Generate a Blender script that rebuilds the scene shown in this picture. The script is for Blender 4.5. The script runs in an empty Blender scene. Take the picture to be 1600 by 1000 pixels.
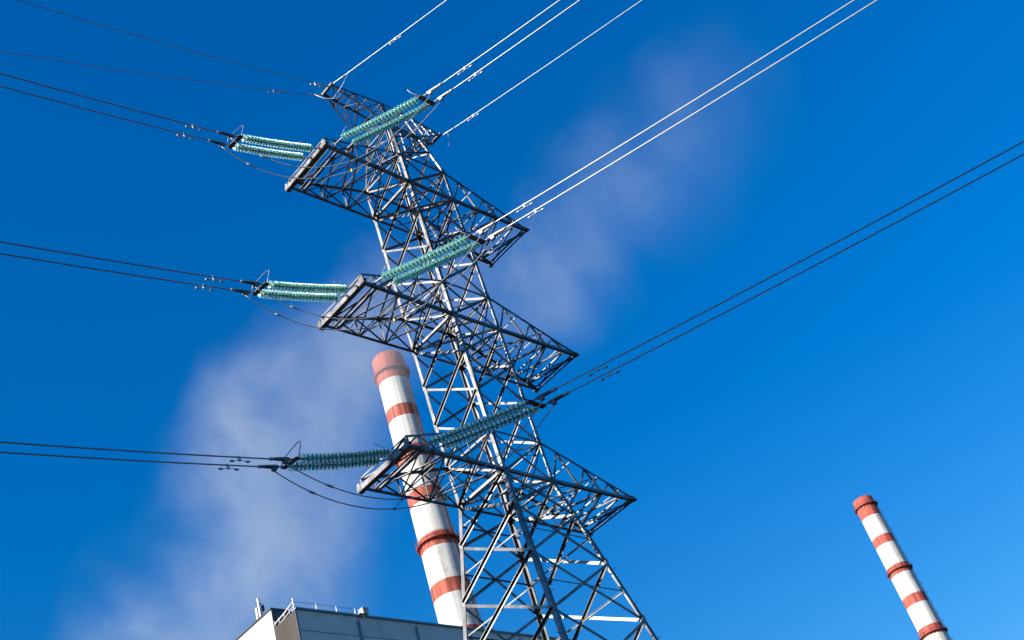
import bpy, bmesh, math, random
from mathutils import Vector, Matrix, Quaternion
random.seed(7)
S = bpy.context.scene
COL = S.collection
V = Vector

# ------------------------------------------------------------------ camera
cam_d = bpy.data.cameras.new("camera")
cam = bpy.data.objects.new("camera", cam_d)
COL.objects.link(cam)
CR = ((0.7173274045533481, -0.6399802592754089, -0.2754390357493603),
      (0.25098159947161136, 0.6061373771919487, -0.754722277859569),
      (0.649961253770891, 0.47225284298630266, 0.595422220687073))
M3 = Matrix((CR[0], tuple(-c for c in CR[1]), tuple(-c for c in CR[2]))).transposed()
cam.matrix_world = Matrix.Translation((-26.5659, -21.8537, 1.6)) @ M3.to_4x4()
cam_d.sensor_width = 36.0
cam_d.lens = 1906.887 / 1600.0 * 36.0
cam_d.clip_start = 0.1
cam_d.clip_end = 20000
S.camera = cam

# ------------------------------------------------------------------ sky and sun
SUN_EL = math.radians(22)
SUN_H = V((-0.966, 0.236))
SUN_H.normalize()
SUN_DIR = V((SUN_H.x * math.cos(SUN_EL), SUN_H.y * math.cos(SUN_EL), math.sin(SUN_EL)))
world = bpy.data.worlds.new("World")
S.world = world
world.use_nodes = True
wn = world.node_tree
wn.nodes.clear()
sky = wn.nodes.new("ShaderNodeTexSky")
sky.sky_type = 'NISHITA'
sky.sun_disc = False
sky.sun_elevation = SUN_EL
sky.sun_rotation = math.atan2(SUN_H.x, SUN_H.y)
sky.altitude = 0
sky.air_density = 1.8
sky.dust_density = 0.3
sky.ozone_density = 10.0
hsv = wn.nodes.new("ShaderNodeHueSaturation")
hsv.inputs['Saturation'].default_value = 1.21
hsv.inputs['Hue'].default_value = 0.510
bg = wn.nodes.new("ShaderNodeBackground")
bg.inputs['Strength'].default_value = 0.094
wo = wn.nodes.new("ShaderNodeOutputWorld")
wn.links.new(sky.outputs[0], hsv.inputs['Color'])
wn.links.new(hsv.outputs[0], bg.inputs[0])
wn.links.new(bg.outputs[0], wo.inputs[0])

sun_d = bpy.data.lights.new("sun", 'SUN')
sun_d.energy = 5.0
sun_d.angle = math.radians(0.5)
sun_d.color = (1.0, 0.93, 0.84)
sun = bpy.data.objects.new("sun", sun_d)
COL.objects.link(sun)
sun.rotation_mode = 'QUATERNION'
sun.rotation_quaternion = SUN_DIR.to_track_quat('Z', 'Y')

vs = S.view_settings
vs.view_transform = 'Standard'
vs.look = 'None'
vs.gamma = 1.0
vs.use_curve_mapping = False
vs.exposure = 0.95

# ------------------------------------------------------------------ materials
def nodes_of(name):
    m = bpy.data.materials.new(name)
    m.use_nodes = True
    nt = m.node_tree
    return m, nt, nt.nodes, nt.links, nt.nodes["Principled BSDF"]

def noise_mat(name, c1, c2, scale=3.0, rough=0.6, metal=0.0, stretch=(1, 1, 1), detail=6, bump=0.0, lo=0.35, hi=0.65, c3=None):
    m, nt, N, L, p = nodes_of(name)
    tc = N.new("ShaderNodeTexCoord")
    mp = N.new("ShaderNodeMapping")
    mp.inputs['Scale'].default_value = stretch
    L.new(tc.outputs['Object'], mp.inputs['Vector'])
    nz = N.new("ShaderNodeTexNoise")
    nz.inputs['Scale'].default_value = scale
    nz.inputs['Detail'].default_value = detail
    L.new(mp.outputs[0], nz.inputs['Vector'])
    cr = N.new("ShaderNodeValToRGB")
    cr.color_ramp.elements[0].position = lo
    cr.color_ramp.elements[1].position = hi
    cr.color_ramp.elements[0].color = (*c1, 1)
    cr.color_ramp.elements[1].color = (*c2, 1)
    if c3:
        e = cr.color_ramp.elements.new(min(hi + .12, .98))
        e.color = (*c3, 1)
    L.new(nz.outputs['Fac'], cr.inputs[0])
    L.new(cr.outputs[0], p.inputs['Base Color'])
    p.inputs['Roughness'].default_value = rough
    p.inputs['Metallic'].default_value = metal
    if bump:
        b = N.new("ShaderNodeBump")
        b.inputs['Strength'].default_value = bump
        b.inputs['Distance'].default_value = 0.02
        L.new(nz.outputs['Fac'], b.inputs['Height'])
        L.new(b.outputs[0], p.inputs['Normal'])
    return m

def ramp(N, stops):
    cr = N.new("ShaderNodeValToRGB")
    els = cr.color_ramp.elements
    while len(els) < len(stops):
        els.new(0.5)
    for e, (pos, c) in zip(els, stops):
        e.position = pos
        e.color = (*c, 1) if len(c) == 3 else c
    return cr

STEEL = noise_mat("galvanised_steel", (.135, .132, .127), (.245, .239, .232), scale=2.2, rough=.45, metal=.95, stretch=(1, 1, 1), bump=.05)
def member_variation(m, lo, hi, rust):
    """each steel member has its own tone; faint brown weeping where the noise dips"""
    nt = m.node_tree; N = nt.nodes; L = nt.links; p = N["Principled BSDF"]
    src = p.inputs['Base Color'].links[0].from_socket
    oi = N.new("ShaderNodeObjectInfo")
    mr = N.new("ShaderNodeMapRange"); mr.inputs['To Min'].default_value = lo; mr.inputs['To Max'].default_value = hi
    L.new(oi.outputs['Random'], mr.inputs['Value'])
    sc_ = N.new("ShaderNodeVectorMath"); sc_.operation = 'SCALE'
    L.new(src, sc_.inputs[0]); L.new(mr.outputs[0], sc_.inputs['Scale'])
    tc = N.new("ShaderNodeTexCoord")
    mp = N.new("ShaderNodeMapping"); mp.inputs['Scale'].default_value = (3, 3, .6)
    L.new(tc.outputs['Object'], mp.inputs['Vector'])
    nz = N.new("ShaderNodeTexNoise"); nz.inputs['Scale'].default_value = 1.5; nz.inputs['Detail'].default_value = 8
    L.new(mp.outputs[0], nz.inputs['Vector'])
    rr = ramp(N, [(.60, (0, 0, 0)), (.72, (.55, .55, .55))])
    L.new(nz.outputs['Fac'], rr.inputs[0])
    mx = N.new("ShaderNodeMix"); mx.data_type = 'RGBA'; mx.inputs['B'].default_value = (*rust, 1)
    L.new(rr.outputs[0], mx.inputs['Factor']); L.new(sc_.outputs[0], mx.inputs['A'])
    L.new(mx.outputs['Result'], p.inputs['Base Color'])
STEEL.node_tree.nodes["Principled BSDF"].inputs["Specular Tint"].default_value = (.45, .45, .45, 1)
member_variation(STEEL, .88, 1.12, (.12, .085, .06))
STEEL_DARK = noise_mat("weathered_and_shaded_fittings", (.10, .10, .10), (.17, .165, .16), scale=9, rough=.5, metal=.3)  # also carries the painted shade of the lowest level's fittings
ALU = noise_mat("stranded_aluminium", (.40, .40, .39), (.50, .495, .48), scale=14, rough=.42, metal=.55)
ALU_DARK = noise_mat("dark_aluminium", (.22, .22, .22), (.30, .295, .29), scale=14, rough=.5, metal=.3)  # darker tone for the left-going wires
FITTING = noise_mat("galvanised_fittings", (.33, .33, .32), (.46, .45, .44), scale=11, rough=.45, metal=.35)
CAP = noise_mat("iron_cap", (.06, .065, .065), (.12, .12, .12), scale=30, rough=.55, metal=.3)

def glass_mat():
    m, nt, N, L, p = nodes_of("teal_glass")
    p.inputs['Base Color'].default_value = (.20, .62, .56, 1)
    p.inputs['Roughness'].default_value = .12
    p.inputs['IOR'].default_value = 1.5
    p.inputs['Transmission Weight'].default_value = .62
    nz = N.new("ShaderNodeTexNoise")
    nz.inputs['Scale'].default_value = 18
    cr = ramp(N, [(.35, (.36, .70, .57)), (.7, (.54, .84, .71))])
    tc = N.new("ShaderNodeTexCoord")
    L.new(tc.outputs['Object'], nz.inputs['Vector'])
    L.new(nz.outputs['Fac'], cr.inputs[0])
    L.new(cr.outputs[0], p.inputs['Base Color'])
    tr = N.new("ShaderNodeBsdfTranslucent")
    L.new(cr.outputs[0], tr.inputs[0])
    mx = N.new("ShaderNodeMixShader")
    mx.inputs[0].default_value = .46
    L.new(p.outputs[0], mx.inputs[1])
    L.new(tr.outputs[0], mx.inputs[2])
    L.new(mx.outputs[0], N["Material Output"].inputs['Surface'])
    return m
GLASS = glass_mat()

BANDS = [(150.6, 143.5), (136.8, 134.0), (127.1, 124.2), (117.4, 114.5), (107.7, 104.9),
         (98.1, 95.3), (88.6, 85.7), (78.9, 76.1), (69, 66.2)]

def chimney_mat(name, red, seed):
    m, nt, N, L, p = nodes_of(name)
    tc = N.new("ShaderNodeTexCoord")
    sp = N.new("ShaderNodeSeparateXYZ")
    L.new(tc.outputs['Object'], sp.inputs[0])
    wob = N.new("ShaderNodeTexNoise")
    wob.inputs['Scale'].default_value = 2.5
    L.new(tc.outputs['Object'], wob.inputs['Vector'])
    ma = N.new("ShaderNodeMath"); ma.operation = 'MULTIPLY_ADD'
    ma.inputs[1].default_value = .12
    L.new(wob.outputs['Fac'], ma.inputs[0])
    L.new(sp.outputs['Z'], ma.inputs[2])
    tot = None
    for hi, lo in BANDS:
        c = N.new("ShaderNodeMath"); c.operation = 'COMPARE'
        c.inputs[1].default_value = (hi + lo) / 2
        c.inputs[2].default_value = (hi - lo) / 2
        L.new(ma.outputs[0], c.inputs[0])
        if tot is None:
            tot = c
        else:
            a = N.new("ShaderNodeMath"); a.operation = 'ADD'
            L.new(tot.outputs[0], a.inputs[0]); L.new(c.outputs[0], a.inputs[1])
            tot = a
    # white paint: vertical rain streaks, lift joints, soot
    mp = N.new("ShaderNodeMapping")
    mp.inputs['Scale'].default_value = (1.6, 1.6, .035)
    mp.inputs['Location'].default_value = (seed, seed * .7, 0)
    L.new(tc.outputs['Object'], mp.inputs['Vector'])
    st = N.new("ShaderNodeTexNoise"); st.inputs['Scale'].default_value = 1.3; st.inputs['Detail'].default_value = 8
    L.new(mp.outputs[0], st.inputs['Vector'])
    w = ramp(N, [(.32, (.36, .34, .30)), (.45, (.60, .585, .545)), (.75, (.66, .645, .61))])
    L.new(st.outputs['Fac'], w.inputs[0])
    r = ramp(N, [(.34, tuple(x * .35 for x in red)), (.46, tuple(x * .80 for x in red)), (.56, red), (.75, (red[0] * 1.2, red[1] * 1.7, red[2] * 1.8))])
    L.new(st.outputs['Fac'], r.inputs[0])
    mx = N.new("ShaderNodeMix"); mx.data_type = 'RGBA'
    L.new(tot.outputs[0], mx.inputs['Factor'])
    L.new(w.outputs[0], mx.inputs['A']); L.new(r.outputs[0], mx.inputs['B'])
    # pour joints every 2.5 m and blotchy grime
    fr = N.new("ShaderNodeMath"); fr.operation = 'PINGPONG'; fr.inputs[1].default_value = 1.25
    L.new(ma.outputs[0], fr.inputs[0])
    jr = ramp(N, [(.0, (.78, .77, .76)), (.045, (1, 1, 1))])
    L.new(fr.outputs[0], jr.inputs[0])
    at = N.new("ShaderNodeMath"); at.operation = 'ARCTAN2'
    L.new(sp.outputs['Y'], at.inputs[0]); L.new(sp.outputs['X'], at.inputs[1])
    pv = N.new("ShaderNodeMath"); pv.operation = 'PINGPONG'; pv.inputs[1].default_value = math.pi / 20
    L.new(at.outputs[0], pv.inputs[0])
    vr = ramp(N, [(.0, (.84, .83, .82)), (.02, (1, 1, 1))])
    L.new(pv.outputs[0], vr.inputs[0])
    m0 = N.new("ShaderNodeMix"); m0.data_type = 'RGBA'; m0.blend_type = 'MULTIPLY'; m0.inputs['Factor'].default_value = .8
    L.new(jr.outputs[0], m0.inputs['A']); L.new(vr.outputs[0], m0.inputs['B'])
    gn = N.new("ShaderNodeTexNoise"); gn.inputs['Scale'].default_value = .55; gn.inputs['Detail'].default_value = 7
    L.new(tc.outputs['Object'], gn.inputs['Vector'])
    gr = ramp(N, [(.30, (.74, .71, .66)), (.42, (.96, .95, .94)), (.55, (1, 1, 1))])
    L.new(gn.outputs['Fac'], gr.inputs[0])
    m1 = N.new("ShaderNodeMix"); m1.data_type = 'RGBA'; m1.blend_type = 'MULTIPLY'; m1.inputs['Factor'].default_value = .75
    L.new(mx.outputs['Result'], m1.inputs['A']); L.new(m0.outputs['Result'], m1.inputs['B'])
    m2 = N.new("ShaderNodeMix"); m2.data_type = 'RGBA'; m2.blend_type = 'MULTIPLY'; m2.inputs['Factor'].default_value = 1
    L.new(m1.outputs['Result'], m2.inputs['A']); L.new(gr.outputs[0], m2.inputs['B'])
    L.new(m2.outputs['Result'], p.inputs['Base Color'])
    p.inputs['Roughness'].default_value = .8
    return m

RED = (.43, .088, .05)
CHIM_A = chimney_mat("banded_paint_near", RED, 1.3)
CHIM_B = chimney_mat("banded_paint_far", (.47, .09, .06), 5.9)
REDSTEEL = noise_mat("red_painted_steel", (.22, .04, .03), (.36, .06, .04), scale=5, rough=.6)
RUST = noise_mat("rusty_steel", (.10, .035, .025), (.2, .06, .04), scale=5, rough=.75)

def panel_mat():
    m, nt, N, L, p = nodes_of("concrete_panels")
    tc = N.new("ShaderNodeTexCoord")
    sp = N.new("ShaderNodeSeparateXYZ")
    L.new(tc.outputs['Object'], sp.inputs[0])
    n1 = N.new("ShaderNodeTexNoise"); n1.inputs['Scale'].default_value = .8; n1.inputs['Detail'].default_value = 9
    L.new(tc.outputs['Object'], n1.inputs['Vector'])
    n2 = N.new("ShaderNodeTexNoise"); n2.inputs['Scale'].default_value = 14; n2.inputs['Detail'].default_value = 5
    L.new(tc.outputs['Object'], n2.inputs['Vector'])
    c1 = ramp(N, [(.3, (.60, .60, .57)), (.7, (.76, .75, .71))])
    L.new(n1.outputs['Fac'], c1.inputs[0])
    c2 = ramp(N, [(.35, (.80, .80, .80)), (.6, (1, 1, 1))])
    L.new(n2.outputs['Fac'], c2.inputs[0])
    mx = N.new("ShaderNodeMix"); mx.data_type = 'RGBA'; mx.blend_type = 'MULTIPLY'; mx.inputs['Factor'].default_value = 1
    L.new(c1.outputs[0], mx.inputs['A']); L.new(c2.outputs[0], mx.inputs['B'])
    L.new(mx.outputs['Result'], p.inputs['Base Color'])
    p.inputs['Roughness'].default_value = .85
    b = N.new("ShaderNodeBump"); b.inputs['Strength'].default_value = .3; b.inputs['Distance'].default_value = .03
    L.new(n2.outputs['Fac'], b.inputs['Height']); L.new(b.outputs[0], p.inputs['Normal'])
    return m
PANEL = panel_mat()
JOINT = noise_mat("joint_mortar", (.05, .055, .06), (.10, .10, .105), scale=6, rough=.9)
WHITEWALL = noise_mat("white_rendered_wall", (.50, .49, .47), (.60, .59, .57), scale=.6, rough=.85, bump=.1, stretch=(1, 1, .3))
BROWN = noise_mat("brown_metal_cladding", (.105, .085, .070), (.145, .118, .098), scale=1.2, rough=.6, metal=.0, stretch=(1, 1, .15))
BRICK = noise_mat("unseen_dark_brick", (.045, .03, .024), (.085, .052, .04), scale=2.5, rough=.9, bump=.2)  # for the unseen lower wall, dark to cut bounced light
FLASH = noise_mat("dark_flashing_and_shade", (.03, .033, .04), (.06, .062, .07), scale=3, rough=.5, metal=.2)  # trim colour, also painted as shade on the high wall's side
FLASH_BLUE = noise_mat("blue_grey_flashing", (.12, .19, .24), (.17, .25, .30), scale=3, rough=.5, metal=.1)
PIPE = noise_mat("white_painted_pipe", (.62, .61, .58), (.72, .70, .67), scale=8, rough=.5)
ANT = noise_mat("grey_white_plastic", (.55, .56, .56), (.66, .66, .65), scale=8, rough=.45)
BOXM = noise_mat("weathered_box_paint", (.35, .31, .28), (.52, .48, .44), scale=4, rough=.6)
CONC = noise_mat("footing_concrete", (.25, .25, .24), (.38, .37, .35), scale=3, rough=.9, bump=.3)
PORC = noise_mat("yellow_marker_paint", (.55, .36, .03), (.65, .42, .05), scale=9, rough=.5)
GROUND = noise_mat("asphalt_and_earth", (.018, .018, .019), (.038, .036, .031), scale=.12, rough=.95, detail=10)
GROUND.node_tree.nodes["Principled BSDF"].inputs["Specular IOR Level"].default_value = .05

# ------------------------------------------------------------------ mesh helpers
class MB:
    def __init__(s):
        s.v = []; s.f = []; s.sm = []
    def add(s, vs, fs, smooth=False):
        o = len(s.v)
        s.v += [V(x) for x in vs]
        s.f += [[i + o for i in f] for f in fs]
        s.sm += [smooth] * len(fs)
        return s
    def box(s, lo, hi):
        x0, y0, z0 = lo; x1, y1, z1 = hi
        return s.add([(x0, y0, z0), (x1, y0, z0), (x1, y1, z0), (x0, y1, z0), (x0, y0, z1), (x1, y0, z1), (x1, y1, z1), (x0, y1, z1)],
                     [(0, 3, 2, 1), (4, 5, 6, 7), (0, 1, 5, 4), (1, 2, 6, 5), (2, 3, 7, 6), (3, 0, 4, 7)])
    def bar(s, a, b, up, w, h):
        """rectangular bar, w across, h along up"""
        a = V(a); b = V(b); d = (b - a).normalized()
        u = V(up); u = (u - d * u.dot(d)).normalized(); r = d.cross(u)
        vs = [p + r * sx * w / 2 + u * sy * h / 2 for p in (a, b) for sx, sy in ((-1, -1), (1, -1), (1, 1), (-1, 1))]
        return s.add(vs, [(0, 1, 2, 3), (7, 6, 5, 4), (0, 4, 5, 1), (1, 5, 6, 2), (2, 6, 7, 3), (3, 7, 4, 0)])
    def angle(s, a, b, n1, n2, w, t=None, w2=None):
        """steel angle: heel on a-b, flange w along n1, flange w2 along n2"""
        a = V(a); b = V(b); d = (b - a).normalized()
        t = t or max(.012, w * .11); w2 = w2 or w
        e1 = V(n1); e1 = (e1 - d * e1.dot(d)).normalized()
        e2 = V(n2); e2 = e2 - d * e2.dot(d); e2 = (e2 - e1 * e2.dot(e1)).normalized()
        pr = [(0, 0), (w, 0), (w, t), (t, t), (t, w2), (0, w2)]
        vs = [p + e1 * x + e2 * y for p in (a, b) for x, y in pr]
        fs = [(0, 1, 2, 3, 4, 5), (11, 10, 9, 8, 7, 6)] + [(i, i + 6, (i + 1) % 6 + 6, (i + 1) % 6) for i in range(6)]
        if e1.cross(e2).dot(d) > 0:
            fs = [tuple(reversed(f)) for f in fs]
        return s.add(vs, fs)
    def tube(s, pts, r, n=8, closed=False):
        pts = [V(p) for p in pts]
        m = len(pts)
        rs = r if isinstance(r, (list, tuple)) else [r] * m
        rings = []
        ref = None
        for i, p in enumerate(pts):
            if closed:
                t = (pts[(i + 1) % m] - pts[i - 1]).normalized()
            else:
                t = (pts[min(i + 1, m - 1)] - pts[max(i - 1, 0)]).normalized()
            if ref is None:
                ref = t.orthogonal().normalized()
            ref = (ref - t * ref.dot(t)).normalized()
            bn = t.cross(ref)
            rings.append([p + (ref * math.cos(2 * math.pi * k / n) + bn * math.sin(2 * math.pi * k / n)) * rs[i] for k in range(n)])
        vs = [q for r_ in rings for q in r_]
        fs = []
        for i in range(m if closed else m - 1):
            j = (i + 1) % m
            for k in range(n):
                fs.append((i * n + k, i * n + (k + 1) % n, j * n + (k + 1) % n, j * n + k))
        s.add(vs, fs, True)
        if not closed:
            o = len(s.v) - m * n
            s.f.append([o + k for k in range(n)][::-1]); s.sm.append(False)
            s.f.append([o + (m - 1) * n + k for k in range(n)]); s.sm.append(False)
        return s
    def lathe(s, base, axis, prof, n=16, close=True):
        """prof: list of (r, h) along axis"""
        base = V(base); ax = V(axis).normalized()
        u = ax.orthogonal().normalized(); w = ax.cross(u)
        vs = []
        for r, h in prof:
            for k in range(n):
                a = 2 * math.pi * k / n
                vs.append(base + ax * h + (u * math.cos(a) + w * math.sin(a)) * r)
        fs = []
        for i in range(len(prof) - 1):
            for k in range(n):
                fs.append((i * n + k, i * n + (k + 1) % n, (i + 1) * n + (k + 1) % n, (i + 1) * n + k))
        s.add(vs, fs, True)
        if close:
            o = len(s.v) - len(vs)
            s.f.append([o + k for k in range(n)][::-1]); s.sm.append(False)
            s.f.append([o + (len(prof) - 1) * n + k for k in range(n)]); s.sm.append(False)
        return s
    def mesh(s, name, mat, off=V((0, 0, 0))):
        me = bpy.data.meshes.new(name)
        me.from_pydata([tuple(v - off) for v in s.v], [], s.f)
        me.materials.append(mat)
        for p, sm in zip(me.polygons, s.sm):
            p.use_smooth = sm
        me.update()
        return me

def tag(o, label=None, cat=None, group=None, kind=None):
    if label: o['label'] = label
    if cat: o['category'] = cat
    if group: o['group'] = group
    if kind: o['kind'] = kind
    return o

def thing(name, loc, label, cat, group=None):
    o = bpy.data.objects.new(name, None)
    o.empty_display_size = .3
    o.location = loc
    COL.objects.link(o)
    o['root'] = [float(c) for c in loc]
    return tag(o, label, cat, group)

def rootof(o):
    while o.parent: o = o.parent
    return o

def part(name, mb, mat, parent):
    off = V(rootof(parent).location)
    o = bpy.data.objects.new(name, mb.mesh(name, mat, off))
    o.parent = parent
    COL.objects.link(o)
    return o

def solo(name, mb, mat, loc, label=None, cat=None, group=None, kind=None):
    o = bpy.data.objects.new(name, mb.mesh(name, mat, V(loc)))
    o.location = loc
    COL.objects.link(o)
    return tag(o, label, cat, group, kind)

def place(name, me, pos, rot, parent):
    """child that shares mesh data, posed in world axes (parents are unrotated, parts sit at the root's origin)"""
    o = bpy.data.objects.new(name, me)
    o.parent = parent
    o.location = V(pos) - V(rootof(parent).location)
    o.rotation_mode = 'QUATERNION'
    o.rotation_quaternion = rot
    COL.objects.link(o)
    return o

# ------------------------------------------------------------------ ground
g = MB().add([(-6000, -6000, 0), (6000, -6000, 0), (6000, 6000, 0), (-6000, 6000, 0)], [(0, 1, 2, 3)])
solo("ground", g, GROUND, (0, 0, 0), kind='structure')

# ------------------------------------------------------------------ lattice tower
ZB = {1: 33.55, 2: 27.0, 3: 20.6}          # bottom chord level of each crossarm
DZ = 1.55
W0 = 1.13
def hw(z):
    if z >= 35.1:
        return W0 - (z - 35.1) * (W0 - .48) / (39.1 - 35.1)
    if z >= 20.6:
        return W0
    return W0 + (20.6 - z) * .1573
CORN = {'front': (-1, -1), 'left': (-1, 1), 'right': (1, -1), 'back': (1, 1)}
def cp(c, z):
    sx, sy = CORN[c]; w = hw(z)
    return V((sx * w, sy * w, z))

tower = thing("lattice_tower", (0, 0, 0), "tall galvanised steel lattice pylon with three pairs of crossarms and a small top arm", "pylon")
legs = {}
for c, (sx, sy) in CORN.items():
    m = MB()
    zs = [0.3, 20.6, 35.1, 39.1]
    for z0, z1, w in zip(zs, zs[1:], (.145, .125, .095)):
        a, b = cp(c, z0), cp(c, z1)
        m.angle(a, b, (-sx, 0, 0), (0, -sy, 0), w, .014)
    # splice plates on the outer faces
    for z in (18.0, 24.6, 31.1):
        p = cp(c, z); d = (cp(c, z + .5) - p)
        m.bar(p + V((-sx * .058, sy * .008, -.3)), p + d + V((-sx * .058, sy * .008, -.2)), (0, 1, 0), .09, .012)
        m.bar(p + V((sx * .008, -sy * .058, -.3)), p + d + V((sx * .008, -sy * .058, -.2)), (1, 0, 0), .09, .012)
    legs[c] = part("leg", m, STEEL, tower)
# step bolts
bolt_me = MB().tube([(0, 0, 0), (0, 0, .13)], .009, 6).tube([(0, 0, .13), (0, 0, .145)], .016, 6).mesh("step_bolt", STEEL_DARK)
for c, z0, z1, dirs in (('front', 13.6, 35.0, ((-1, 0, 0), (0, -1, 0))), ('right', 14.0, 33.4, ((1, 0, 0), (0, -1, 0)))):
    z = z0; k = 0
    while z < z1:
        d = V(dirs[k % 2])
        sx, sy = CORN[c]
        p = cp(c, z) + (V((0, -sy * .09, 0)) if d.x else V((-sx * .09, 0, 0)))
        place("step_bolt", bolt_me, p, d.to_track_quat('Z', 'Y'), legs[c])
        z += .45 if c == 'front' else .62; k += 1
# face bracing
FACES = [('left', 'front', V((-1, 0, 0))), ('front', 'right', V((0, -1, 0))), ('right', 'back', V((1, 0, 0))), ('back', 'left', V((0, 1, 0)))]
def xbrace(z0, z1, w, parent, name="brace", n=None, horiz=False):
    """crossed angle diagonals on all four faces between z0 (low) and z1 (high)"""
    for ca, cb, nrm in FACES:
        for (c0, c1, out) in ((ca, cb, False), (cb, ca, True)):
            a, b = cp(c0, z1), cp(c1, z0)        # from top of c0 to bottom of c1
            d = (b - a).normalized()
            a = a + d * .06; b = b - d * .06
            down = V((0, 0, -1))
            sh = nrm * (.004 if out else -.024)
            m = MB().angle(a + sh, b + sh, down, nrm if out else -nrm, w, .009)
            part(name, m, STEEL, parent)
        if horiz:
            zm = (z0 + z1) / 2
            a, b = cp(ca, zm), cp(cb, zm)
            d = (b - a).normalized()
            part("horizontal", MB().angle(a + d * .05 - nrm * .05, b - d * .05 - nrm * .05, (0, 0, -1), -nrm, .042, .007), STEEL, parent)
for z0, z1 in ((31.93, 33.55), (30.27, 31.93), (28.55, 30.27), (25.42, 27.0), (23.8, 25.42), (22.15, 23.8)):
    xbrace(z0, z1, .078, tower)
for z0, z1 in ((19.28, 20.6), (17.42, 19.28), (15.36, 17.42), (12.9, 15.36)):
    xbrace(z0, z1, .09, tower, horiz=True)
# lower body outside the frame, plainer
for z0, z1 in ((9.6, 12.9), (5.4, 9.6), (0.5, 5.4)):
    m = MB()
    for ca, cb, nrm in FACES:
        for c0, c1, s_ in ((ca, cb, -.02), (cb, ca, .004)):
            m.angle(cp(c0, z1) + nrm * s_, cp(c1, z0) + nrm * s_, (0, 0, -1), nrm, .13, .012)
    part("base_bracing", m, STEEL, tower)
m = MB()
for c in CORN:
    p = cp(c, 0)
    m.box((p.x - .5, p.y - .5, -.3), (p.x + .5, p.y + .5, .35))
part("footing", m, CONC, tower)
# gusset plates at the leg nodes: one bent plate round each leg
for c, (sx, sy) in CORN.items():
    for z, h, w in [(z, .12, .135) for z in (31.93, 30.27, 25.42, 23.8, 19.28, 17.42, 15.36)] + [(ZB[l] + e, .15, .20) for l in (1, 2, 3) for e in (0, DZ)]:
        p = cp(c, z)
        part("gusset_plate", MB().angle(p + V((sx * .013, sy * .013, -h)), p + V((sx * .013, sy * .013, h)), (-sx, 0, 0), (0, -sy, 0), w, .012), STEEL, tower)

# crossarms ---------------------------------------------------------------
XL = [-1.13, -2.35, -3.45, -4.42, -4.92]     # panel points of the wide-ended arm
XR = [1.13, 2.35, 3.45, 4.40, 5.07]          # panel points of the pointed-depth arm
def web(m, A, B, n1, n2, w):
    A = V(A); B = V(B); d = (B - A).normalized()
    m.angle(A + d * .04, B - d * .04, n1, n2, w * .74, .007)

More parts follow.
